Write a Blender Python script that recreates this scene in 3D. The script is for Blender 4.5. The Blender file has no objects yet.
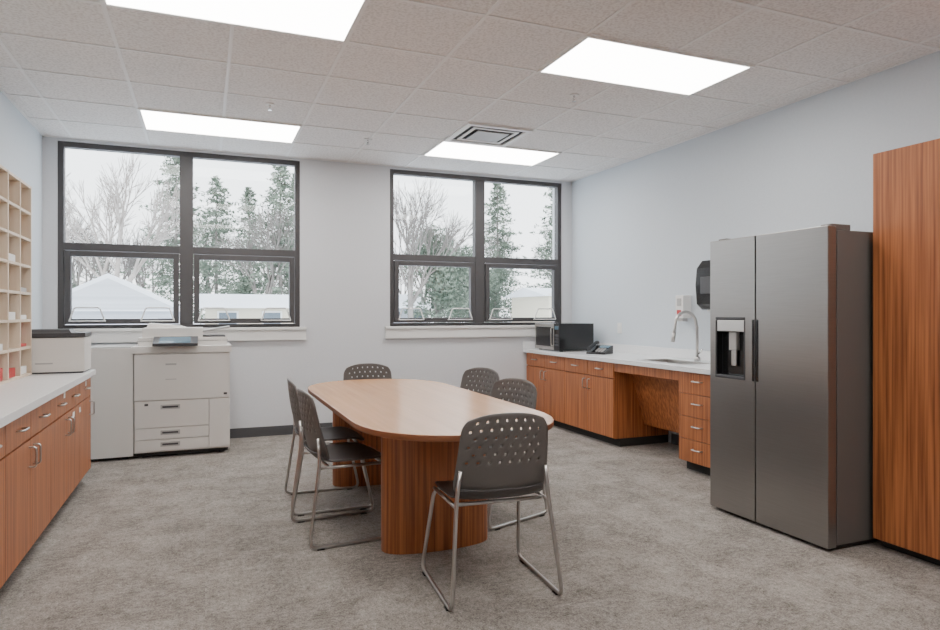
import bpy, bmesh, math, random
from mathutils import Vector, Matrix
random.seed(7)
S = bpy.context.scene

# ------------------------------------------------------------------ materials
def mat(name, col, rough=0.5, metal=0.0, emit=None, estr=0.0, spec=0.5, coat=0.0):
    m = bpy.data.materials.new(name); m.use_nodes = True
    b = m.node_tree.nodes["Principled BSDF"]
    b.inputs["Base Color"].default_value = (*col, 1)
    b.inputs["Roughness"].default_value = rough
    b.inputs["Metallic"].default_value = metal
    b.inputs["Specular IOR Level"].default_value = spec
    b.inputs["Coat Weight"].default_value = coat
    if emit:
        b.inputs["Emission Color"].default_value = (*emit, 1)
        b.inputs["Emission Strength"].default_value = estr
    return m

def noisy(name, c1, c2, scale=(1,1,1), nscale=5, detail=4, rough=0.5, bump=0.0, metal=0.0, lo=0.35, hi=0.65, spec=0.5, coat=0.0, bdist=0.01):
    m = mat(name, c1, rough, metal, spec=spec, coat=coat)
    nt = m.node_tree; b = nt.nodes["Principled BSDF"]
    tc = nt.nodes.new("ShaderNodeTexCoord"); mp = nt.nodes.new("ShaderNodeMapping")
    mp.inputs["Scale"].default_value = scale
    n = nt.nodes.new("ShaderNodeTexNoise"); n.inputs["Scale"].default_value = nscale; n.inputs["Detail"].default_value = detail
    r = nt.nodes.new("ShaderNodeValToRGB")
    r.color_ramp.elements[0].position = lo; r.color_ramp.elements[0].color = (*c1, 1)
    r.color_ramp.elements[1].position = hi; r.color_ramp.elements[1].color = (*c2, 1)
    nt.links.new(tc.outputs["Object"], mp.inputs[0]); nt.links.new(mp.outputs[0], n.inputs[0])
    nt.links.new(n.outputs[0], r.inputs[0]); nt.links.new(r.outputs[0], b.inputs["Base Color"])
    if bump:
        bp = nt.nodes.new("ShaderNodeBump"); bp.inputs["Strength"].default_value = bump; bp.inputs["Distance"].default_value = bdist
        nt.links.new(n.outputs[0], bp.inputs["Height"]); nt.links.new(bp.outputs[0], b.inputs["Normal"])
    return m

M = {}
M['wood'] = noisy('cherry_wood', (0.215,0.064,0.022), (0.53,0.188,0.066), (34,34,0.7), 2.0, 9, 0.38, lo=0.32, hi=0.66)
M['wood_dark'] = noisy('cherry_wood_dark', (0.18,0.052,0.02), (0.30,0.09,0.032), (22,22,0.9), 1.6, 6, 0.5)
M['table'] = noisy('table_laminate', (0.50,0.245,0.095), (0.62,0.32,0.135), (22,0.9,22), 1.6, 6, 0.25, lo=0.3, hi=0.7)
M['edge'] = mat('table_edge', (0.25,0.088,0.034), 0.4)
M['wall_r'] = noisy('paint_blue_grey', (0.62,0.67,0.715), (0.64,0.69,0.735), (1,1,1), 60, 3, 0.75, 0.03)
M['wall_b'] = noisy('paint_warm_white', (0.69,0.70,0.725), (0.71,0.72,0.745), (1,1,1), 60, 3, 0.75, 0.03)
M['white'] = mat('white_paint', (0.83,0.82,0.80), 0.5)
M['counter'] = noisy('white_solid_surface', (0.82,0.83,0.84), (0.88,0.88,0.88), (1,1,1), 90, 3, 0.25)
M['base'] = mat('baseboard_rubber', (0.075,0.075,0.08), 0.6)
M['frame'] = mat('window_aluminium', (0.070,0.066,0.068), 0.5, 0.0)
M['chrome'] = mat('chrome', (0.75,0.74,0.72), 0.18, 1.0)
M['satin'] = mat('satin_steel', (0.56,0.54,0.52), 0.3, 1.0)
M['plastic'] = mat('chair_plastic', (0.130,0.115,0.105), 0.42)
M['plastic_s'] = mat('chair_seat_plastic', (0.070,0.062,0.060), 0.4)
M['black'] = mat('black_plastic', (0.012,0.012,0.013), 0.2)
M['dark'] = mat('dark_grey_plastic', (0.06,0.06,0.065), 0.4)
M['copier'] = mat('copier_white', (0.76,0.735,0.70), 0.45)
M['copier_g'] = mat('copier_grey', (0.45,0.44,0.43), 0.45)
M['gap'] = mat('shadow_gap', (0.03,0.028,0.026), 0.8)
M['screen'] = mat('lcd_screen', (0.10,0.18,0.24), 0.15)
M['red'] = mat('red_plastic', (0.5,0.03,0.03), 0.4)
M['paper'] = mat('paper', (0.85,0.85,0.83), 0.8)
M['maple'] = noisy('maple', (0.70,0.57,0.44), (0.77,0.65,0.52), (14,14,1), 2, 4, 0.5)
M['maple_in'] = mat('maple_inner', (0.62,0.49,0.38), 0.6)
M['light'] = mat('led_diffuser', (0.9,0.9,0.9), 0.5, emit=(1.0,0.962,0.925), estr=15.0)
M['grid'] = mat('ceiling_grid_white', (0.86,0.84,0.82), 0.5)
M['tile'] = noisy('ceiling_tile', (0.70,0.665,0.64), (0.86,0.83,0.805), (1,1,1), 60, 5, 0.9, 0.12, lo=0.36, hi=0.56)
M['snow'] = noisy('snow', (0.70,0.73,0.78), (0.86,0.88,0.92), (1,1,1), 0.3, 4, 0.8)
M['bark'] = noisy('bark', (0.22,0.195,0.18), (0.36,0.33,0.31), (1,1,1), 3, 3, 0.9)
M['bark_l'] = noisy('bark_pale', (0.42,0.37,0.34), (0.56,0.51,0.48), (1,1,1), 3, 3, 0.9)
M['needle'] = noisy('pine_needles', (0.115,0.155,0.115), (0.30,0.35,0.28), (1,1,1), 1.2, 4, 0.9)  # paler than real needles: distance haze is put into the colour
M['siding'] = noisy('house_siding', (0.66,0.60,0.47), (0.70,0.64,0.51), (0.1,0.1,12), 1, 2, 0.8)
M['siding_w'] = noisy('garage_siding', (0.50,0.52,0.56), (0.60,0.62,0.66), (0.1,0.1,10), 1, 2, 0.8)
M['hwin'] = mat('house_window_glass', (0.12,0.15,0.18), 0.3)

def stainless():
    m = noisy('brushed_stainless', (0.315,0.302,0.29), (0.335,0.322,0.31), (1,1,60), 6, 3, 0.33, metal=0.9)
    m.node_tree.nodes["Principled BSDF"].inputs["Anisotropic"].default_value = 0.4
    return m
M['steel'] = stainless()
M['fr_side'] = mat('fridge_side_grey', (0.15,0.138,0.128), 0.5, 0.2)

def carpet():
    m = mat('carpet', (0.3,0.27,0.24), 0.95, spec=0.1); nt = m.node_tree; b = nt.nodes["Principled BSDF"]
    tc = nt.nodes.new("ShaderNodeTexCoord")
    def noise(sc, scale, det):
        mp = nt.nodes.new("ShaderNodeMapping"); mp.inputs["Scale"].default_value = sc
        n = nt.nodes.new("ShaderNodeTexNoise"); n.inputs["Scale"].default_value = scale; n.inputs["Detail"].default_value = det
        n.inputs["Roughness"].default_value = 0.8
        nt.links.new(tc.outputs["Object"], mp.inputs[0]); nt.links.new(mp.outputs[0], n.inputs[0]); return n
    fine = noise((1,1,1), 130, 3)
    mid = noise((1.0,1.5,1), 30, 8)
    mid2 = noise((1.5,1.0,1), 30, 8)
    big = noise((1,1,1), 4.5, 6)
    ck = nt.nodes.new("ShaderNodeTexChecker"); ck.inputs["Scale"].default_value = 1.64
    ck.inputs[1].default_value = (0,0,0,1); ck.inputs[2].default_value = (1,1,1,1)
    nt.links.new(tc.outputs["Object"], ck.inputs[0])
    mx = nt.nodes.new("ShaderNodeMix"); mx.data_type = 'FLOAT'
    nt.links.new(ck.outputs["Fac"], mx.inputs[0]); nt.links.new(mid.outputs[0], mx.inputs[2]); nt.links.new(mid2.outputs[0], mx.inputs[3])
    def ma(op, a, bb):
        n = nt.nodes.new("ShaderNodeMath"); n.operation = op
        for i, v in enumerate((a, bb)):
            if isinstance(v, float): n.inputs[i].default_value = v
            else: nt.links.new(v, n.inputs[i])
        return n.outputs[0]
    s = ma('ADD', ma('MULTIPLY', fine.outputs[0], 0.40), ma('MULTIPLY', mx.outputs[0], 0.38))
    s = ma('ADD', s, ma('MULTIPLY', big.outputs[0], 0.26))
    s = ma('ADD', s, ma('MULTIPLY', ck.outputs["Fac"], 0.014))
    r = nt.nodes.new("ShaderNodeValToRGB")
    r.color_ramp.elements[0].position = 0.43; r.color_ramp.elements[0].color = (0.108,0.095,0.084,1)
    r.color_ramp.elements[1].position = 0.63; r.color_ramp.elements[1].color = (0.46,0.42,0.38,1)
    nt.links.new(s, r.inputs[0]); nt.links.new(r.outputs[0], b.inputs["Base Color"])
    bp = nt.nodes.new("ShaderNodeBump"); bp.inputs["Strength"].default_value = 0.4; bp.inputs["Distance"].default_value = 0.005
    nt.links.new(fine.outputs[0], bp.inputs["Height"]); nt.links.new(bp.outputs[0], b.inputs["Normal"])
    return m
M['carpet'] = carpet()

def glass():
    m = bpy.data.materials.new('window_glass'); m.use_nodes = True; nt = m.node_tree
    nt.nodes.clear()
    o = nt.nodes.new("ShaderNodeOutputMaterial"); t = nt.nodes.new("ShaderNodeBsdfTransparent")
    g = nt.nodes.new("ShaderNodeBsdfGlossy"); g.inputs["Roughness"].default_value = 0.02
    mx = nt.nodes.new("ShaderNodeMixShader"); mx.inputs[0].default_value = 0.02
    t.inputs[0].default_value = (0.94,0.97,0.97,1)
    nt.links.new(t.outputs[0], mx.inputs[1]); nt.links.new(g.outputs[0], mx.inputs[2]); nt.links.new(mx.outputs[0], o.inputs[0])
    return m
M['glass'] = glass()

# ------------------------------------------------------------------ builder
class B:
    def __init__(s): s.bm = bmesh.new(); s.mats = []
    def mi(s, k):
        if k not in s.mats: s.mats.append(k)
        return s.mats.index(k)
    def face(s, vs, k, smooth=False):
        try: f = s.bm.faces.new(vs)
        except ValueError: return None
        f.material_index = s.mi(k); f.smooth = smooth; return f
    def box(s, x0,x1,y0,y1,z0,z1,k):
        v = [s.bm.verts.new(p) for p in [(x0,y0,z0),(x1,y0,z0),(x1,y1,z0),(x0,y1,z0),(x0,y0,z1),(x1,y0,z1),(x1,y1,z1),(x0,y1,z1)]]
        for q in [(3,2,1,0),(4,5,6,7),(0,1,5,4),(1,2,6,5),(2,3,7,6),(3,0,4,7)]:
            s.face([v[i] for i in q], k)
    def hexa(s, pts, k):
        v = [s.bm.verts.new(p) for p in pts]
        for q in [(3,2,1,0),(4,5,6,7),(0,1,5,4),(1,2,6,5),(2,3,7,6),(3,0,4,7)]:
            s.face([v[i] for i in q], k)
    def recess(s, lo, hi, axis, sign, ha, hb, depth, k, kin):
        a, b = [i for i in range(3) if i != axis]
        front = hi[axis] if sign > 0 else lo[axis]; back = lo[axis] if sign > 0 else hi[axis]
        rb = front - sign*depth
        def P(u, v, w):
            p = [0,0,0]; p[a]=u; p[b]=v; p[axis]=w; return s.bm.verts.new(p)
        A=(lo[a],hi[a]); Bb=(lo[b],hi[b])
        def ring(ra, rbb, w): return [P(ra[0],rbb[0],w),P(ra[1],rbb[0],w),P(ra[1],rbb[1],w),P(ra[0],rbb[1],w)]
        of=ring(A,Bb,front); ob=ring(A,Bb,back); inf=ring(ha,hb,front); inb=ring(ha,hb,rb)
        for i in range(4):
            j=(i+1)%4
            s.face([of[i],of[j],inf[j],inf[i]],k); s.face([ob[i],ob[j],of[j],of[i]],k)
            s.face([inf[i],inf[j],inb[j],inb[i]],kin)
        s.face(inb,kin); s.face(ob,k)
    def tube(s, pts, r, k, n=10, fillet=0.0, cap=True, closed=False):
        P=[Vector(p) for p in pts]
        if fillet>0 and len(P)>2:
            Q=[P[0]]
            for i in range(1,len(P)-1):
                a=P[i-1]-P[i]; b=P[i+1]-P[i]
                d=min(fillet,a.length*.49,b.length*.49)
                p0=P[i]+a.normalized()*d; p1=P[i]+b.normalized()*d
                for t in range(6):
                    t/=5; Q.append((1-t)**2*p0+2*t*(1-t)*P[i]+t*t*p1)
            Q.append(P[-1]); P=Q
        rings=[]; prev=None
        for i,p in enumerate(P):
            d=(P[min(i+1,len(P)-1)]-P[max(i-1,0)]).normalized()
            if prev is None:
                up=Vector((0,0,1)) if abs(d.z)<.9 else Vector((1,0,0)); nn=d.cross(up).normalized()
            else:
                nn=(prev-d*prev.dot(d)).normalized()
            prev=nn; bb=d.cross(nn)
            rr = r[i] if isinstance(r,(list,tuple)) else r
            rings.append([s.bm.verts.new(p+rr*(math.cos(2*math.pi*j/n)*nn+math.sin(2*math.pi*j/n)*bb)) for j in range(n)])
        for i in range(len(rings)-1):
            for j in range(n):
                s.face([rings[i][j],rings[i][(j+1)%n],rings[i+1][(j+1)%n],rings[i+1][j]],k,True)
        if cap: s.face(rings[0][::-1],k); s.face(rings[-1],k)
    def prism(s, outline, z0, z1, k, kside=None, smooth_side=True):
        lo=[s.bm.verts.new((x,y,z0)) for x,y in outline]; hi=[s.bm.verts.new((x,y,z1)) for x,y in outline]
        n=len(outline)
        s.face(hi,k); s.face(lo[::-1],k)
        for i in range(n): s.face([lo[i],lo[(i+1)%n],hi[(i+1)%n],hi[i]],kside or k,smooth_side)
    def done(s, name, bevel=0.0, parent=None, loc=(0,0,0), rz=0.0, seg=2, recalc=True):
        if recalc: bmesh.ops.recalc_face_normals(s.bm, faces=s.bm.faces)
        me=bpy.data.meshes.new(name); s.bm.to_mesh(me); s.bm.free()
        for k in s.mats: me.materials.append(M[k])
        o=bpy.data.objects.new(name,me); S.collection.objects.link(o)
        o.location=loc; o.rotation_euler=(0,0,rz)
        if bevel:
            m=o.modifiers.new('bevel','BEVEL'); m.width=bevel; m.segments=seg; m.limit_method='ANGLE'; m.angle_limit=math.radians(50)
        if parent: o.parent=parent
        return o

XL,XR,YB,YF,ZC = -1.42,4.32,7.23,-1.6,2.97
# ------------------------------------------------------------------ shell
b=B(); b.box(XL-.2,XR+.2,YF-.2,YB+.25,-.12,0,'carpet'); b.done('floor')
b=B(); b.box(XL-.2,XL,YF-.2,YB+.25,0,ZC+.1,'wall_r'); b.done('wall_left')
b=B(); b.box(XR,XR+.2,YF-.2,YB+.25,0,ZC+.1,'wall_r'); b.done('wall_right')
b=B(); b.box(XL,XR,YF-.2,YF,0,ZC+.1,'wall_b'); b.done('wall_front')
W=[(-1.30,.95),(1.945,4.18)]; WZ0,WZ1=1.15,2.94
b=B()
b.box(XL,XR,YB,YB+.25,0,WZ0,'wall_b'); b.box(XL,XR,YB,YB+.25,WZ1,ZC+.1,'wall_b')
for x0,x1 in [(XL,W[0][0]),(W[0][1],W[1][0]),(W[1][1],XR)]: b.box(x0,x1,YB,YB+.25,WZ0,WZ1,'wall_b')
b.done('wall_back')
b=B(); b.box(XL,XR,YF,YB,ZC,ZC+.1,'tile')
gx=[-.51+.6575*k for k in range(-2,9)]; gy=[3.37+.645*k for k in range(-8,7)]
for x in gx:
    if XL<x<XR: b.box(x-.011,x+.011,YF,YB,ZC-.004,ZC,'grid')
for y in gy:
    if YF<y<YB: b.box(XL,XR,y-.011,y+.011,ZC-.005,ZC,'grid')
b.box(XL,XL+.02,YF,YB,ZC-.006,ZC,'grid'); b.box(XR-.02,XR,YF,YB,ZC-.006,ZC,'grid')
b.box(XL,XR,YB-.02,YB,ZC-.006,ZC,'grid')
b.done('ceiling')
for (x0,y0) in [(-.51,3.37),(2.12,3.37),(-.51,5.95),(2.12,5.95),(-.51,.79),(2.12,.79)]:
    b=B(); x1=x0+1.315; y1=y0+.645; f=.022
    b.box(x0,x1,y0,y0+f,ZC-.012,ZC,'grid'); b.box(x0,x1,y1-f,y1,ZC-.012,ZC,'grid')
    b.box(x0,x0+f,y0+f,y1-f,ZC-.012,ZC,'grid'); b.box(x1-f,x1,y0+f,y1-f,ZC-.012,ZC,'grid')
    b.box(x0+f,x1-f,y0+f,y1-f,ZC-.008,ZC,'light')
    b.done('ceiling_light_panel')
b=B(); x0,x1,y0,y1=2.13,2.77,5.31,5.93
def sq(m0,m1,za,zb,k):
    b.box(x0+m0,x1-m0,y0+m0,y0+m1,za,zb,k); b.box(x0+m0,x1-m0,y1-m1,y1-m0,za,zb,k)
    b.box(x0+m0,x0+m1,y0+m1,y1-m1,za,zb,k); b.box(x1-m1,x1-m0,y0+m1,y1-m1,za,zb,k)
sq(0,.05,ZC-.018,ZC,'grid'); b.box(x0+.05,x1-.05,y0+.05,y1-.05,ZC-.004,ZC,'gap')
sq(.095,.125,ZC-.016,ZC-.010,'grid'); b.box(x0+.165,x1-.165,y0+.165,y1-.165,ZC-.022,ZC-.014,'copier_g')
b.done('ceiling_air_vent')
for (x,y) in [(.48,5.45),(2.62,4.35),(1.45,6.2)]:
    b=B(); c=[(x+.035*math.cos(a*math.pi/8),y+.035*math.sin(a*math.pi/8)) for a in range(16)]
    b.prism(c,ZC-.008,ZC,'white'); b.tube([(x,y,ZC-.008),(x,y,ZC-.045)],.008,'chrome')
    c=[(x+.016*math.cos(a*math.pi/8),y+.016*math.sin(a*math.pi/8)) for a in range(16)]
    b.prism(c,ZC-.05,ZC-.045,'chrome'); b.done('fire_sprinkler')
b=B(); b.box(.0,3.68,YB-.012,YB,0,.10,'base'); b.done('baseboard_back')
b=B(); b.box(XR-.012,XR,3.3,5.3,0,.10,'base'); b.done('baseboard_right')

# windows
for wi,(x0,x1) in enumerate(W):
    b=B(); y0,y1=YB+.02,YB+.11; f=.05; mid=(x0+x1)/2; mh=.062; zt=1.94
    b.box(x0,x0+f,y0,y1,WZ0,WZ1,'frame'); b.box(x1-f,x1,y0,y1,WZ0,WZ1,'frame')
    b.box(x0+f,x1-f,y0,y1,WZ1-.05,WZ1,'frame'); b.box(x0+f,x1-f,y0,y1,WZ0,WZ0+.035,'frame')
    b.box(mid-mh,mid+mh,y0,y1,WZ0+.035,WZ1-.05,'frame')
    for a,c in [(x0+f,mid-mh),(mid+mh,x1-f)]:
        b.box(a,c,y0,y1,zt-.035,zt+.035,'frame')
        za,zb=WZ0+.042,zt-.042; a2,c2=a+.008,c-.008; s=.052; ys,ye=y0-.012,y1-.03
        b.box(a2,a2+s,ys,ye,za,zb,'frame'); b.box(c2-s,c2,ys,ye,za,zb,'frame')
        b.box(a2+s,c2-s,ys,ye,za,za+s,'frame'); b.box(a2+s,c2-s,ys,ye,zb-s,zb,'frame')
        b.box(a+.001,c-.001,y0+.055,y0+.061,zt+.03,WZ1-.045,'glass')
        b.box(a2+s-.002,c2-s+.002,y0+.035,y0+.041,za+s-.002,zb-s+.002,'glass')
        for hx in (a+.20,c-.20):
            w=.15; yy=y0-.035
            b.tube([(hx-w,ys,za+.03),(hx-w,yy,za+.03),(hx-w+.045,yy,za+.16),(hx+w-.045,yy,za+.16),(hx+w,yy,za+.03),(hx+w,ys,za+.03)],.007,'white',8,.02)
            b.tube([(hx-w,yy,za+.03),(hx+w,yy,za+.03)],.006,'white',8)
    b.done('window_%d'%(wi+1),.003)
for i,(x0,x1) in enumerate(W):
    b=B(); xa=max(XL+.002,x0-.06); xb=min(XR-.002,x1+.06)
    b.box(xa,xb,YB-.035,YB,WZ0-.14,WZ0,'white'); b.box(xa,xb,YB-.05,YB+.02,WZ0-.03,WZ0,'white')
    b.done('trim_%d'%(i+1),.004)

# ------------------------------------------------------------------ cabinets
def pull(b,x,s,y,z,vert,L=.1):
    o=s*.032
    if vert: b.tube([(x,y,z-L/2),(x+o,y,z-L/2),(x+o,y,z+L/2),(x,y,z+L/2)],.0052,'satin',8,.02)
    else: b.tube([(x,y-L/2,z),(x+o,y-L/2,z),(x+o,y+L/2,z),(x,y+L/2,z)],.0052,'satin',8,.02)
def panel(b,x,s,y0,y1,z0,z1,k='wood'):
    g=.0022; xa,xb=sorted((x,x-s*.019)); b.box(xa,xb,y0+g,y1-g,z0+g,z1-g,k)

b=B(); xf=-.82; ya,yb=1.6,5.80
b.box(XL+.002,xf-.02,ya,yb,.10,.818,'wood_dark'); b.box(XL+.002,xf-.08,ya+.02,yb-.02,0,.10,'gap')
b.box(XL+.002,xf-.0,yb-.018,yb,.10,.818,'wood')
n=9; w=(yb-.018-ya)/n
for i in range(n):
    y0=ya+i*w; y1=y0+w
    panel(b,xf,1,y0,y1,.665,.815); panel(b,xf,1,y0,y1,.105,.66)
    pull(b,xf,1,(y0+y1)/2,.745,False)
    hy = y1-.045 if i%2==0 else y0+.045
    pull(b,xf,1,hy,.575,True)
b.box(XL+.002,-.79,ya-.02,5.83,.82,.86,'counter')
for (y,z,l) in [(5.55,.76,.05),(5.05,.6,.07),(4.75,.765,.05),(5.3,.60,.05)]:
    b.box(xf,xf+.0015,y,y+l,z,z+.035,'paper')
b.done('storage_counter',.0025)

b=B(); xf=3.66
b.recess((3.63,3.47,.82),(XR-.002,YB-.002,.86),2,1,(3.76,4.08),(4.50,5.08),.035,'counter','satin')
b.box(XR-.02,XR-.002,3.47,YB-.002,.86,.95,'counter'); b.box(3.63,XR-.02,YB-.02,YB-.002,.86,.95,'counter')
for (a,c,d,e) in [(3.745,3.765,4.485,5.095),(4.075,4.095,4.485,5.095)]: b.box(a,c,d,e,.855,.865,'satin')
for (d,e) in [(4.485,4.505),(5.075,5.095)]: b.box(3.765,4.075,d,e,.855,.865,'satin')
def run(y0,y1,n,kind):
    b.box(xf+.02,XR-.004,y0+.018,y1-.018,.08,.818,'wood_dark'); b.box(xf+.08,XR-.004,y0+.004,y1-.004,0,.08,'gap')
    b.box(xf+.02,XR-.004,y0,y0+.018,.08,.818,'wood'); b.box(xf+.02,XR-.004,y1-.018,y1,.08,.818,'wood')
    w=(y1-y0)/n
    for i in range(n):
        a=y0+i*w; c=a+w
        if kind=='door':
            panel(b,xf,-1,a,c,.665,.815); panel(b,xf,-1,a,c,.085,.66); pull(b,xf,-1,(a+c)/2,.745,False)
            pull(b,xf,-1,(c-.045) if i%2==0 else (a+.045),.575,True)
        else:
            zs=[.085,.27,.455,.64,.815]
            for j in range(4):
                panel(b,xf,-1,a,c,zs[j],zs[j+1]); pull(b,xf,-1,(a+c)/2,(zs[j]+zs[j+1])/2+.02,False)
run(5.35,YB-.03,4,'door'); run(3.48,4.41,2,'drawer')
b.box(xf+.005,xf+.024,4.41,5.35,.735,.818,'wood')
b.hexa([(4.02,4.412,.20),(4.04,4.412,.20),(4.04,5.348,.20),(4.02,5.348,.20),(3.86,4.412,.73),(3.88,4.412,.73),(3.88,5.348,.73),(3.86,5.348,.73)],'wood')
b.box(4.04,4.30,4.412,5.348,.20,.22,'wood_dark')
b.done('sink_counter',.0025)
b=B(); fx,fy=4.16,4.76
c=[(fx+.028*math.cos(a*math.pi/10),fy+.028*math.sin(a*math.pi/10)) for a in range(20)]
b.prism(c,.861,.90,'satin')
pts=[(fx,fy,.90),(fx,fy,1.17)]+[(fx-.12+.12*math.cos(t),fy+.01,1.19+.12*math.sin(t)) for t in [i*math.pi/12 for i in range(0,12)]]+[(fx-.243,fy+.01,1.16),(fx-.262,fy+.01,1.07)]
b.tube(pts,.0135,'satin',12); b.tube([(fx-.250,fy+.01,1.13),(fx-.266,fy+.01,1.04)],.018,'satin',12)
b.tube([(fx,fy-.02,.93),(fx-.02,fy-.09,.97)],.007,'chrome',8)
b.done('kitchen_faucet')
b=B(); sx,sy=4.14,4.50
c=lambda r:[(sx+r*math.cos(a*math.pi/10),sy+r*math.sin(a*math.pi/10)) for a in range(20)]
b.prism(c(.042),.861,1.03,'black'); b.prism(c(.016),1.03,1.06,'black'); b.tube([(sx,sy,1.06),(sx,sy,1.09),(sx-.05,sy,1.09)],.006,'black',8,.01)
b.done('soap_pump_bottle',.006)
b=B(); y0,y1=4.37,4.70
prof=[(XR,1.33),(XR-.16,1.33),(XR-.22,1.38),(XR-.235,1.55),(XR-.22,1.70),(XR-.16,1.77),(XR,1.78)]
lo=[b.bm.verts.new((x,y0,z)) for x,z in prof]; hi=[b.bm.verts.new((x,y1,z)) for x,z in prof]
b.face(lo,'black'); b.face(hi[::-1],'black')
for i in range(len(prof)): b.face([lo[i],lo[(i+1)%7],hi[(i+1)%7],hi[i]],'black')
b.box(XR-.242,XR-.232,y0+.07,y1-.07,1.47,1.62,'dark'); b.box(XR-.15,XR-.06,y0+.05,y1-.05,1.315,1.33,'paper')
b.done('paper_towel_dispenser',.012,seg=3)
b=B(); b.box(XR-.10,XR,5.02,5.13,1.25,1.47,'white'); b.box(XR-.106,XR-.10,5.045,5.105,1.27,1.33,'red'); b.box(XR-.106,XR-.10,5.045,5.105,1.37,1.44,'copier_g'); b.box(XR-.09,XR-.03,5.04,5.11,1.22,1.25,'copier_g')
b.done('hand_sanitizer_dispenser',.006)
b=B(); b.box(XR-.006,XR,6.15,6.23,1.07,1.19,'white')
for z in (1.10,1.145): b.box(XR-.009,XR-.006,6.175,6.205,z,z+.028,'paper')
b.done('wall_outlet',.002)

# microwave
b=B(); x0,x1,y0,y1,z0,z1=3.70,4.15,6.46,7.05,.876,1.18
b.box(x0+.02,x1,y0,y1,z0,z1,'black'); b.box(x0,x0+.02,y0+.13,y1,z0,z1,'satin'); b.box(x0,x0+.02,y0,y0+.126,z0,z1,'black')
b.box(x0-.003,x0,y0+.15,y1-.03,z0+.04,z1-.04,'black'); b.tube([(x0,y0+.14,z0+.05),(x0-.03,y0+.14,z0+.05),(x0-.03,y0+.14,z1-.05),(x0,y0+.14,z1-.05)],.007,'satin',8,.02)
b.box(x0-.002,x0,y0+.02,y0+.11,z1-.07,z1-.03,'screen')
for i in range(4):
    for j in range(3): b.box(x0-.002,x0,y0+.02+j*.032,y0+.045+j*.032,z0+.05+i*.035,z0+.075+i*.035,'dark')
for xx in (x0+.05,x1-.05):
    for yy in (y0+.05,y1-.05): b.box(xx-.015,xx+.015,yy-.015,yy+.015,.861,z0,'black')
b.done('microwave_oven',.005)
b=B()
b.hexa([(-.11,-.1,0),(.11,-.1,0),(.11,.1,0),(-.11,.1,0),(-.11,-.1,.02),(.11,-.1,.02),(.11,.1,.09),(-.11,.1,.09)],'black')
b.tube([(-.075,-.1,.055),(-.075,-.06,.075),(-.075,.06,.115),(-.075,.1,.115)],[.022,.018,.018,.024],'black',10)
b.hexa([(-.02,.02,.064),(.09,.02,.064),(.09,.08,.083),(-.02,.08,.083),(-.02,.02,.07),(.09,.02,.07),(.09,.08,.09),(-.02,.08,.09)],'screen')
for i in range(4):
    for j in range(3):
        y=-.08+i*.023; z=.02+(y+.1)*.35; b.box(-.015+j*.034,.01+j*.034,y,y+.015,z,z+.012,'copier_g')
b.done('desk_phone',.003,loc=(3.93,6.0,.861),rz=math.radians(-60))

# ------------------------------------------------------------------ fridge
b=B(); x0=3.12; ya,yb=2.555,3.445; ys=3.06; xd=.065
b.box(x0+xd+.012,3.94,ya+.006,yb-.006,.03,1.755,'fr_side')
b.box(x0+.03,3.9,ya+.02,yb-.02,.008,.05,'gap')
b.recess((x0,ys+.004,.022),(x0+xd,yb,1.775),0,-1,(3.15,3.385),(.90,1.255),.05,'steel','black')
b.box(x0,x0+xd,ya,ys-.004,.022,1.775,'steel')
b.box(x0+xd,x0+xd+.012,ya+.012,yb-.012,.07,1.765,'gap')
b.box(x0-.004,x0+.006,3.14,3.395,1.255,1.275,'dark'); b.box(x0-.004,x0+.006,3.14,3.15,.89,1.255,'dark'); b.box(x0-.004,x0+.006,3.385,3.395,.89,1.255,'dark'); b.box(x0-.006,x0+.03,3.14,3.395,.88,.90,'dark')
b.box(x0+.001,x0+.012,3.15,3.385,1.18,1.255,'satin'); b.box(x0+.02,x0+.05,3.235,3.30,1.06,1.18,'copier_g'); b.box(x0+.03,x0+.045,3.245,3.29,.96,1.06,'satin')
b.box(x0-.003,x0+.02,ys+.006,ys+.026,.88,1.26,'black'); b.box(x0-.003,x0+.02,ys-.026,ys-.006,.88,1.26,'black')
b.box(x0+.05,x0+.2,ya+.02,ya+.09,1.756,1.79,'fr_side'); b.box(x0+.05,x0+.2,yb-.09,yb-.02,1.756,1.79,'fr_side')
for yy in (ya+.06,yb-.06):
    for xx in (x0+.12,3.85): b.tube([(xx,yy,0),(xx,yy,.045)],.02,'black',10)
b.done('refrigerator',.008,seg=3)
b=B(); xf=3.43
b.box(xf+.022,XR-.002,1.30,2.53,.05,2.185,'wood'); b.box(xf+.07,XR-.002,1.31,2.52,0,.05,'gap')
panel(b,xf,-1,1.915,2.53,.052,2.183); panel(b,xf,-1,1.30,1.915,.052,2.183)
pull(b,xf,-1,1.96,1.1,True,.14); pull(b,xf,-1,1.87,1.1,True,.14)
b.done('tall_storage_cabinet',.003)

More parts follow.
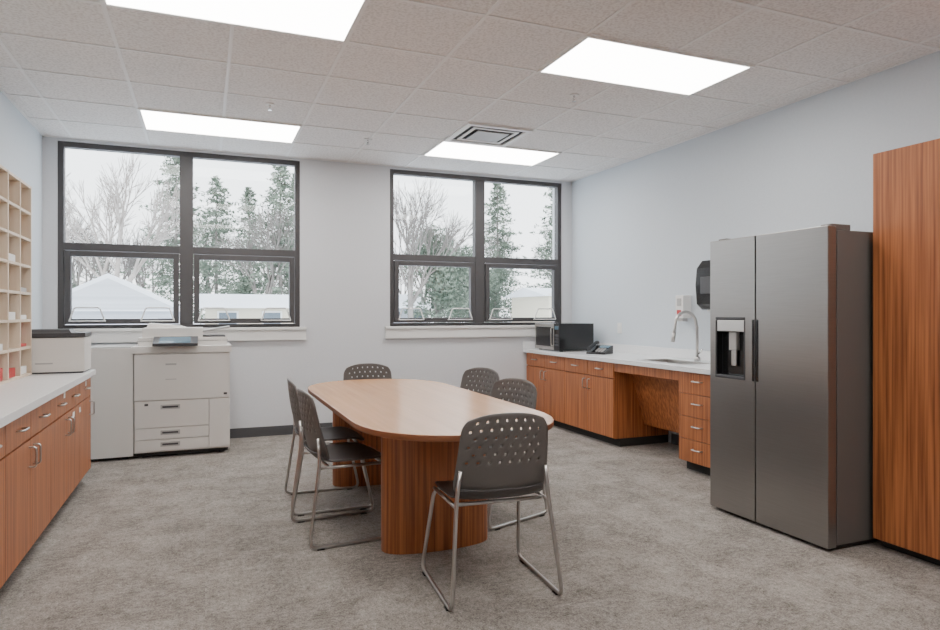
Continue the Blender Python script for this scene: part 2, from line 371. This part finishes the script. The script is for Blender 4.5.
# ------------------------------------------------------------------ cubbies
b=B(); xa,xb=XL+.004,-1.145; ya,yb=3.72,5.50; z0,z1=.861,2.20; nc,nr=6,7; t=.018
b.box(xa,xa+.008,ya,yb,z0,z1,'maple_in')
for i in range(nc+1):
    y=ya+(yb-ya-t)*i/nc; b.box(xa+.008,xb,y,y+t,z0,z1,'maple')
for j in range(nr+1):
    z=z0+(z1-z0-t)*j/nr
    for i in range(nc):
        y=ya+(yb-ya-t)*i/nc; y2=ya+(yb-ya-t)*(i+1)/nc; b.box(xa+.008,xb-.002,y+t,y2,z,z+t,'maple')
for (i,j,k,h) in [(5,0,'paper',.05),(4,0,'red',.06),(3,1,'paper',.04),(4,2,'paper',.05),(3,0,'red',.08),(5,2,'paper',.03),(5,3,'copier_g',.03),(4,4,'paper',.05),(5,1,'red',.02)]:
    y=ya+(yb-ya-t)*i/nc; z=z0+(z1-z0-t)*j/nr+t; b.box(xa+.02,xb-.02,y+t+.03,y+t+.24,z,z+h,k)
b.done('mail_sorter_shelf',.0015)
b=B(); x0,x1,y0,y1=-1.33,-.82,5.525,5.82
b.box(x0,x1,y0,y1,.872,1.12,'copier'); b.box(x0+.01,x1-.01,y0+.01,y1-.01,.861,.872,'dark')
b.box(x0-.005,x1+.005,y0-.01,y1,1.125,1.155,'dark'); b.box(x0+.01,x1-.01,y0+.01,y1-.01,1.12,1.125,'gap')
b.hexa([(x0+.05,y0+.04,1.155),(x1-.09,y0+.04,1.155),(x1-.09,y1-.05,1.155),(x0+.05,y1-.05,1.155),(x0+.07,y0+.06,1.18),(x1-.11,y0+.06,1.18),(x1-.11,y1-.07,1.18),(x0+.07,y1-.07,1.18)],'dark')
b.box(x0+.06,x1-.06,y0-.003,y0,.89,.95,'copier'); b.box(x0+.2,x1-.2,y0-.006,y0-.003,.93,.94,'copier_g')
b.done('desktop_printer',.006)

# ------------------------------------------------------------------ copier
b=B(); y0,y1=6.49,7.10
b.box(-.965,-.592,y0+.01,y1,.03,.99,'copier'); b.box(-.955,-.61,y0+.03,y1-.02,.99,1.0,'copier_g')
b.box(-.58,.215,y0+.02,y1,.05,.96,'copier')
b.box(-.592,-.58,y0+.03,y1-.05,.05,.94,'copier_g')
b.box(-.58,.215,y0,y0+.018,.52,.93,'copier')
b.box(-.575,.03,y0,y0+.018,.275,.512,'copier'); b.box(-.575,.03,y0,y0+.018,.17,.268,'copier'); b.box(-.575,.03,y0,y0+.018,.065,.163,'copier')
b.box(.038,.212,y0,y0+.018,.065,.512,'copier')
for z in (.455,.225,.12):
    b.box(-.37,-.21,y0-.004,y0,z-.020,z+.020,'copier_g'); b.box(-.355,-.225,y0-.006,y0-.004,z-.008,z+.008,'dark')
b.box(-.50,-.47,y0-.003,y0,.47,.49,'dark'); b.box(.16,.19,y0-.003,y0,.545,.565,'dark'); b.box(-.33,-.24,y0-.002,y0,.83,.845,'copier_g'); b.box(-.33,-.24,y0-.002,y0,.70,.706,'copier_g')
b.box(-.60,.23,y0-.005,y1,.94,1.0,'copier')
b.box(-.56,.19,y0+.12,y1-.03,1.0,1.075,'copier')
b.box(-.57,.20,y0+.12,y1-.03,1.04,1.048,'copier_g')
b.box(-.53,-.02,y0+.15,y1-.05,1.075,1.16,'copier')
b.hexa([(-.50,y0+.17,1.16),(-.16,y0+.17,1.16),(-.16,y1-.08,1.16),(-.50,y1-.08,1.16),(-.48,y0+.19,1.205),(-.22,y0+.19,1.18),(-.22,y1-.1,1.18),(-.48,y1-.1,1.205)],'copier')
b.hexa([(-.14,y0+.2,1.10),(.22,y0+.2,1.16),(.22,y1-.12,1.16),(-.14,y1-.12,1.10),(-.14,y0+.2,1.115),(.22,y0+.2,1.175),(.22,y1-.12,1.175),(-.14,y1-.12,1.115)],'copier_g')
b.box(-.03,.18,y0+.16,y1-.06,1.075,1.085,'dark')
b.hexa([(-.43,y0-.10,1.005),(-.06,y0-.10,1.005),(-.06,y0+.12,1.05),(-.43,y0+.12,1.05),(-.43,y0-.10,1.03),(-.06,y0-.10,1.03),(-.06,y0+.12,1.085),(-.43,y0+.12,1.085)],'dark')
b.hexa([(-.38,y0-.085,1.031),(-.12,y0-.085,1.031),(-.12,y0+.09,1.075),(-.38,y0+.09,1.075),(-.38,y0-.085,1.037),(-.12,y0-.085,1.037),(-.12,y0+.09,1.081),(-.38,y0+.09,1.081)],'screen')
for xx in (-.90,-.66,-.5,.14):
    for yy in (y0+.08,y1-.08): b.tube([(xx,yy,0),(xx,yy,.06)],.025,'dark',12)
b.box(-.94,.20,y0+.04,y1-.04,.02,.05,'gap')
b.done('photocopier',.006,seg=3)

# ------------------------------------------------------------------ table
def race(cx,cy,hw,hl,endl,n=2.3,N=28):
    pts=[]
    for sgn in (1,-1):
        for i in range(N+1):
            t=math.pi*i/N; c,s_=math.cos(t),math.sin(t)
            x=hw*math.copysign(abs(c)**(2/n),c)*sgn; y=(hl-endl)+endl*abs(s_)**(2/n)
            pts.append((cx+x,cy+y*sgn))
    return pts
table=bpy.data.objects.new('conference_table',None); S.collection.objects.link(table)
cx,cy=1.215,4.035
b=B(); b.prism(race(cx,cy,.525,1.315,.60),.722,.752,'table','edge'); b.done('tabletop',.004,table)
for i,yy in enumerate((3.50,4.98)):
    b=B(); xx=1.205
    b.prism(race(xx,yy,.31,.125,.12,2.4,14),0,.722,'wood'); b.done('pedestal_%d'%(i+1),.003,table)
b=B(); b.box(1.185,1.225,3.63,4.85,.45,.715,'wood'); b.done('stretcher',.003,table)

# ------------------------------------------------------------------ chairs
def make_meshes():
    bm=bmesh.new(); nx,ny=36,30; V=[]
    for j in range(ny+1):
        row=[]; v=j/ny
        for i in range(nx+1):
            s=2*i/nx-1
            hw=.230-.026*v-.022*max(0,(v-.82)/.18)**2-.016*max(0,(.12-v)/.12)
            z=.482+.363*v-.022*abs(s)**3*v**3+.012*(1-s*s)*v**3
            y=-.195-.065*v**1.1-.01*math.sin(v*math.pi)+.055*s*s*(1-.4*v)
            row.append(bm.verts.new((s*hw,y,z)))
        V.append(row)
    for j in range(ny):
        for i in range(nx):
            if 12<=j<=27:
                jj=(j-12)%3; r=(j-12)//3
                off=3 if r%2==0 else 5
                if jj==0 and (i-off)%4==0 and 3<=i<=nx-4: continue
            f=bm.faces.new((V[j][i],V[j][i+1],V[j+1][i+1],V[j+1][i])); f.smooth=True
    me=bpy.data.meshes.new('chair_back'); bm.to_mesh(me); bm.free(); me.materials.append(M['plastic'])
    bm=bmesh.new(); nx,ny=16,18; V=[]
    for j in range(ny+1):
        row=[]; v=2*j/ny-1
        for i in range(nx+1):
            s=2*i/nx-1
            x=s*math.sqrt(1-.28*v*v*v*v); y=v*math.sqrt(1-.28*s**4)
            z=.462-.014*(1-s*s)*(1-v*v)+.008*abs(s)**3-.03*max(0,(v-.6)/.4)**2+.05*max(0,(-v-.7)/.3)**2
            row.append(bm.verts.new((x*.238,y*.230+.012,z)))
        V.append(row)
    for j in range(ny):
        for i in range(nx):
            f=bm.faces.new((V[j][i],V[j][i+1],V[j+1][i+1],V[j+1][i])); f.smooth=True
    ms=bpy.data.meshes.new('chair_seat'); bm.to_mesh(ms); bm.free(); ms.materials.append(M['plastic_s'])
    return me,ms
cb,cs=make_meshes()
b=B()
L=[(-.205,-.200,.60),(-.222,-.195,.46),(-.262,-.262,.011),(-.262,.27,.011),(-.225,.17,.435)]
R=[(-x,y,z) for x,y,z in L][::-1]
b.tube(L+R,.0095,'satin',10,.05)
b.tube([(-.226,-.14,.435),(.226,-.14,.435)],.009,'satin',10)
b.tube([(-.222,-.2,.437),(-.226,.165,.435)],.009,'satin',10); b.tube([(.222,-.2,.437),(.226,.165,.435)],.009,'satin',10)
for sx in (-1,1):
    for yy in (-.2,.2): b.box(sx*.262-.014,sx*.262+.014,yy-.02,yy+.02,.0,.006,'black')
fo=b.done('chair_frame_tmp'); cf=fo.data; bpy.data.objects.remove(fo)
def chair(x,y,deg):
    e=bpy.data.objects.new('stacking_chair',None); S.collection.objects.link(e)
    for nm,me,th in (('backrest',cb,.009),('seat',cs,.011),('sled_frame',cf,0)):
        o=bpy.data.objects.new(nm,me); S.collection.objects.link(o); o.parent=e
        if th:
            m=o.modifiers.new('solid','SOLIDIFY'); m.thickness=th; m.offset=0
            if nm=='seat':
                m=o.modifiers.new('sub','SUBSURF'); m.levels=1; m.render_levels=1
    e.location=(x,y,0); e.rotation_euler=(0,0,math.radians(deg))
chair(1.265,2.885,-4)
chair(1.31,5.42,178)
chair(.77,3.92,-86); chair(.78,4.56,-92)
chair(1.72,3.90,110); chair(1.86,4.79,112)

# ------------------------------------------------------------------ outside
b=B(); b.box(-70,110,YB+.6,140,-.35,-.25,'snow'); b.done('snow_ground')
def bare_mesh(name,seed,k,h=7,depth=6):
    rnd=random.Random(seed); b=B()
    def grow(p,d,L,r,lev):
        q=p+d*L; b.tube([p,q],[r,r*.72],k,5 if lev<2 else 3,cap=False)
        if lev>=depth: return
        nb=3 if lev<depth-1 else 4
        for i in range(nb):
            ax=Vector((rnd.uniform(-1,1),rnd.uniform(-1,1),rnd.uniform(-.4,.4))).normalized()
            ang=rnd.uniform(.25,.75) if i else rnd.uniform(.05,.3)
            nd=(Matrix.Rotation(ang,3,ax)@d); nd.z+=.10; nd.normalize()
            st=q if i<2 else p+d*L*rnd.uniform(.4,.95)
            grow(st,nd,L*rnd.uniform(.66,.86),r*.62,lev+1)
    grow(Vector((0,0,-.3)),Vector((0,0,1)),h*.24,h*.022,0)
    o=b.done(name,recalc=False); me=o.data; bpy.data.objects.remove(o); return me
def spray(b,rnd,c,l0,l1):
    l=rnd.uniform(l0,l1); dr=Vector((rnd.uniform(-1,1),rnd.uniform(-1,1),rnd.uniform(-.5,.7))).normalized()
    cr=dr.cross(Vector((rnd.uniform(-1,1),rnd.uniform(-1,1),rnd.uniform(-1,1)))).normalized()*l*.32
    b.face([b.bm.verts.new(p) for p in (c-cr,c+cr,c+dr*l)],'needle')
def pine_mesh(name,seed,h=10,nbr=330,w=.26):
    rnd=random.Random(seed); b=B()
    b.tube([(0,0,-.3),(0,0,h*.97)],[h*.016,.01],'bark',6)
    for q in range(nbr):
        t=(q+rnd.random())/nbr; t=t**.85; z=h*(.10+.89*t)
        R=h*w*(1-t)**.7*rnd.uniform(.35,1.2)+.10
        a=rnd.uniform(0,6.283); d=Vector((math.cos(a),math.sin(a),rnd.uniform(-.25,.18)))
        sd=Vector((-math.sin(a),math.cos(a),0)); base=Vector((0,0,z))
        b.tube([base,base+d*R*.9],[.018,.006],'bark',3,cap=False)
        for s_ in range(int(7+R*9)):
            f=rnd.uniform(.2,1.0); c=base+d*R*f+sd*rnd.uniform(-.22,.22)*R*(1.1-f*.6)+Vector((0,0,rnd.uniform(-.10,.10)))
            spray(b,rnd,c,.10,.26)
    o=b.done(name,recalc=False); me=o.data; bpy.data.objects.remove(o); return me
def round_mesh(name,seed):
    rnd=random.Random(seed); b=B(); b.tube([(0,0,-.3),(0,0,3)],[.14,.05],'bark',6)
    for q in range(26):
        a=rnd.uniform(0,6.283); rr=rnd.uniform(.2,1.5); z=rnd.uniform(.9,5.1); rr*=(1.15-abs(z-2.6)/4.2)
        cc=Vector((math.cos(a)*rr,math.sin(a)*rr,z)); R=rnd.uniform(.55,.95)
        b.tube([(0,0,z*.6),cc],[.04,.01],'bark',3,cap=False)
        for _ in range(260):
            v=Vector((rnd.gauss(0,1),rnd.gauss(0,1),rnd.gauss(0,1))).normalized()*R*rnd.uniform(.55,1.05)
            v.z*=1.15; spray(b,rnd,cc+v,.10,.24)
    o=b.done(name,recalc=False); me=o.data; bpy.data.objects.remove(o); return me
bt=[bare_mesh('bare_a',1,'bark_l',7,6),bare_mesh('bare_b',5,'bark',7,6),bare_mesh('bare_c',9,'bark',6,6)]
pt=[pine_mesh('pine_a',2,10,260,.26),pine_mesh('pine_b',8,10,250,.36),round_mesh('juniper_a',4)]
def put(me,nm,x,y,s,rz=0):
    o=bpy.data.objects.new(nm,me); S.collection.objects.link(o); o.location=(x,y,-.1); o.scale=(s,s,s); o.rotation_euler=(0,0,rz)
for (i,x,y,s,r) in [(0,-3.4,30,1.35,0),(1,-8.5,40,1.5,2),(2,-5.4,36,1.2,3),(1,2.6,33,1.1,1),(2,4.2,44,1.4,1),(1,10.0,33,1.35,5),(2,13.6,42,1.4,1.2),(1,17,46,1.3,3.1),(0,15.4,44,1.2,2),(1,27,46,1.4,4),(1,.2,50,1.4,2.2),(2,-6,52,1.5,.8),(1,-10.5,50,1.5,.3),(2,-3.8,54,1.5,3.3),(1,8.5,50,1.3,.3),(2,20,52,1.5,2.3),(1,24,54,1.5,1.3),(2,16,55,1.4,4.3)]:
    put(bt[i],'bare_tree',x,y,s,r)
for (i,x,y,s,r) in [(0,-1.6,43,1.20,0),(1,-12.0,48,.85,1),(1,.6,40,.92,3),(0,2.2,37,.82,1),(0,3.5,34,.92,4),(0,5.8,46,1.1,1),(0,19.3,34,.98,1),(1,21.9,36,.95,2),(0,20.9,46,1.2,5),(0,25,40,1.1,3),(0,29,45,1.2,2),(1,-7.5,58,.7,0),(0,9,60,.8,0),(1,17.6,48,.7,2)]:
    put(pt[i],'pine_tree',x,y,s,r)
for (x,y,s,r) in [(11.9,34.5,1.05,0),(14.0,36.5,.92,2),(15.6,38,.85,4),(-5.9,33,.6,1),(18.0,40,.8,3),(23.5,33,.9,1),(1.6,34,.55,2)]:
    put(pt[2],'evergreen_tree',x,y,s,r)
def house(name,x,y,w,d,hw,hr,k,axis='x',wins=True):
    b=B(); b.box(-w/2,w/2,-d/2,d/2,-.3,hw,k); o=.35
    if axis=='x':
        P=[(-w/2-o,hw-.1),(0,hw+hr),(w/2+o,hw-.1)]
        b.hexa([(P[0][0],-d/2-o,P[0][1]),(P[2][0],-d/2-o,P[2][1]),(P[2][0],d/2+o,P[2][1]),(P[0][0],d/2+o,P[0][1]),(-.02,-d/2-o,P[1][1]),(.02,-d/2-o,P[1][1]),(.02,d/2+o,P[1][1]),(-.02,d/2+o,P[1][1])],'snow')
        b.hexa([(-w/2-.1,-d/2-o-.02,hw-.05),(w/2+.1,-d/2-o-.02,hw-.05),(w/2+.1,-d/2,hw-.05),(-w/2-.1,-d/2,hw-.05),(-.02,-d/2-o-.02,hw+hr-.14),(.02,-d/2-o-.02,hw+hr-.14),(.02,-d/2,hw+hr-.14),(-.02,-d/2,hw+hr-.14)],k)
        b.box(-w*.36,w*.36,-d/2-.04,-d/2,-.25,hw*.8,'snow')
    else:
        b.hexa([(-w/2-o,-d/2-o,hw-.1),(w/2+o,-d/2-o,hw-.1),(w/2+o,d/2+o,hw-.1),(-w/2-o,d/2+o,hw-.1),(-w/2-o,-.02,hw+hr),(w/2+o,-.02,hw+hr),(w/2+o,.02,hw+hr),(-w/2-o,.02,hw+hr)],'snow')
    if wins:
        n=max(2,int(w/1.3))
        for i in range(n):
            c=-w/2+w*(i+.5)/n; b.box(c-.4,c+.4,-d/2-.05,-d/2,hw*.42,hw*.86,'white'); b.box(c-.33,c+.33,-d/2-.08,-d/2-.05,hw*.46,hw*.82,'hwin')
    b.done(name,loc=(x,y,0),recalc=False)
house('garage',-2.5,24,3.4,6,1.45,.95,'siding_w','x',False)
house('house',1.7,29.5,3.4,3,1.6,.5,'siding','y')
house('house',16.3,29,2.8,4,2.2,.35,'siding','y')
house('house',10.6,44,6,6,1.7,.9,'siding_w','y')

# ------------------------------------------------------------------ world & camera
w=bpy.data.worlds.new('overcast_sky'); S.world=w; w.use_nodes=True; nt=w.node_tree
bg=nt.nodes['Background']; tc=nt.nodes.new('ShaderNodeTexCoord'); sp=nt.nodes.new('ShaderNodeSeparateXYZ'); r=nt.nodes.new('ShaderNodeValToRGB')
r.color_ramp.elements[0].position=0.0; r.color_ramp.elements[0].color=(.93,.91,.93,1)
r.color_ramp.elements[1].position=.6; r.color_ramp.elements[1].color=(.86,.90,.97,1)
nt.links.new(tc.outputs['Generated'],sp.inputs[0]); nt.links.new(sp.outputs[2],r.inputs[0]); nt.links.new(r.outputs[0],bg.inputs[0])
bg.inputs[1].default_value=4.8

cam=bpy.data.cameras.new('camera'); co=bpy.data.objects.new('camera',cam); S.collection.objects.link(co); S.camera=co
co.location=(0,0,1.3); co.rotation_euler=(math.radians(90),0,-math.atan(265/655))
cam.sensor_width=36; cam.lens=655/940*36; cam.shift_y=-2/940; cam.clip_start=.05; cam.clip_end=400
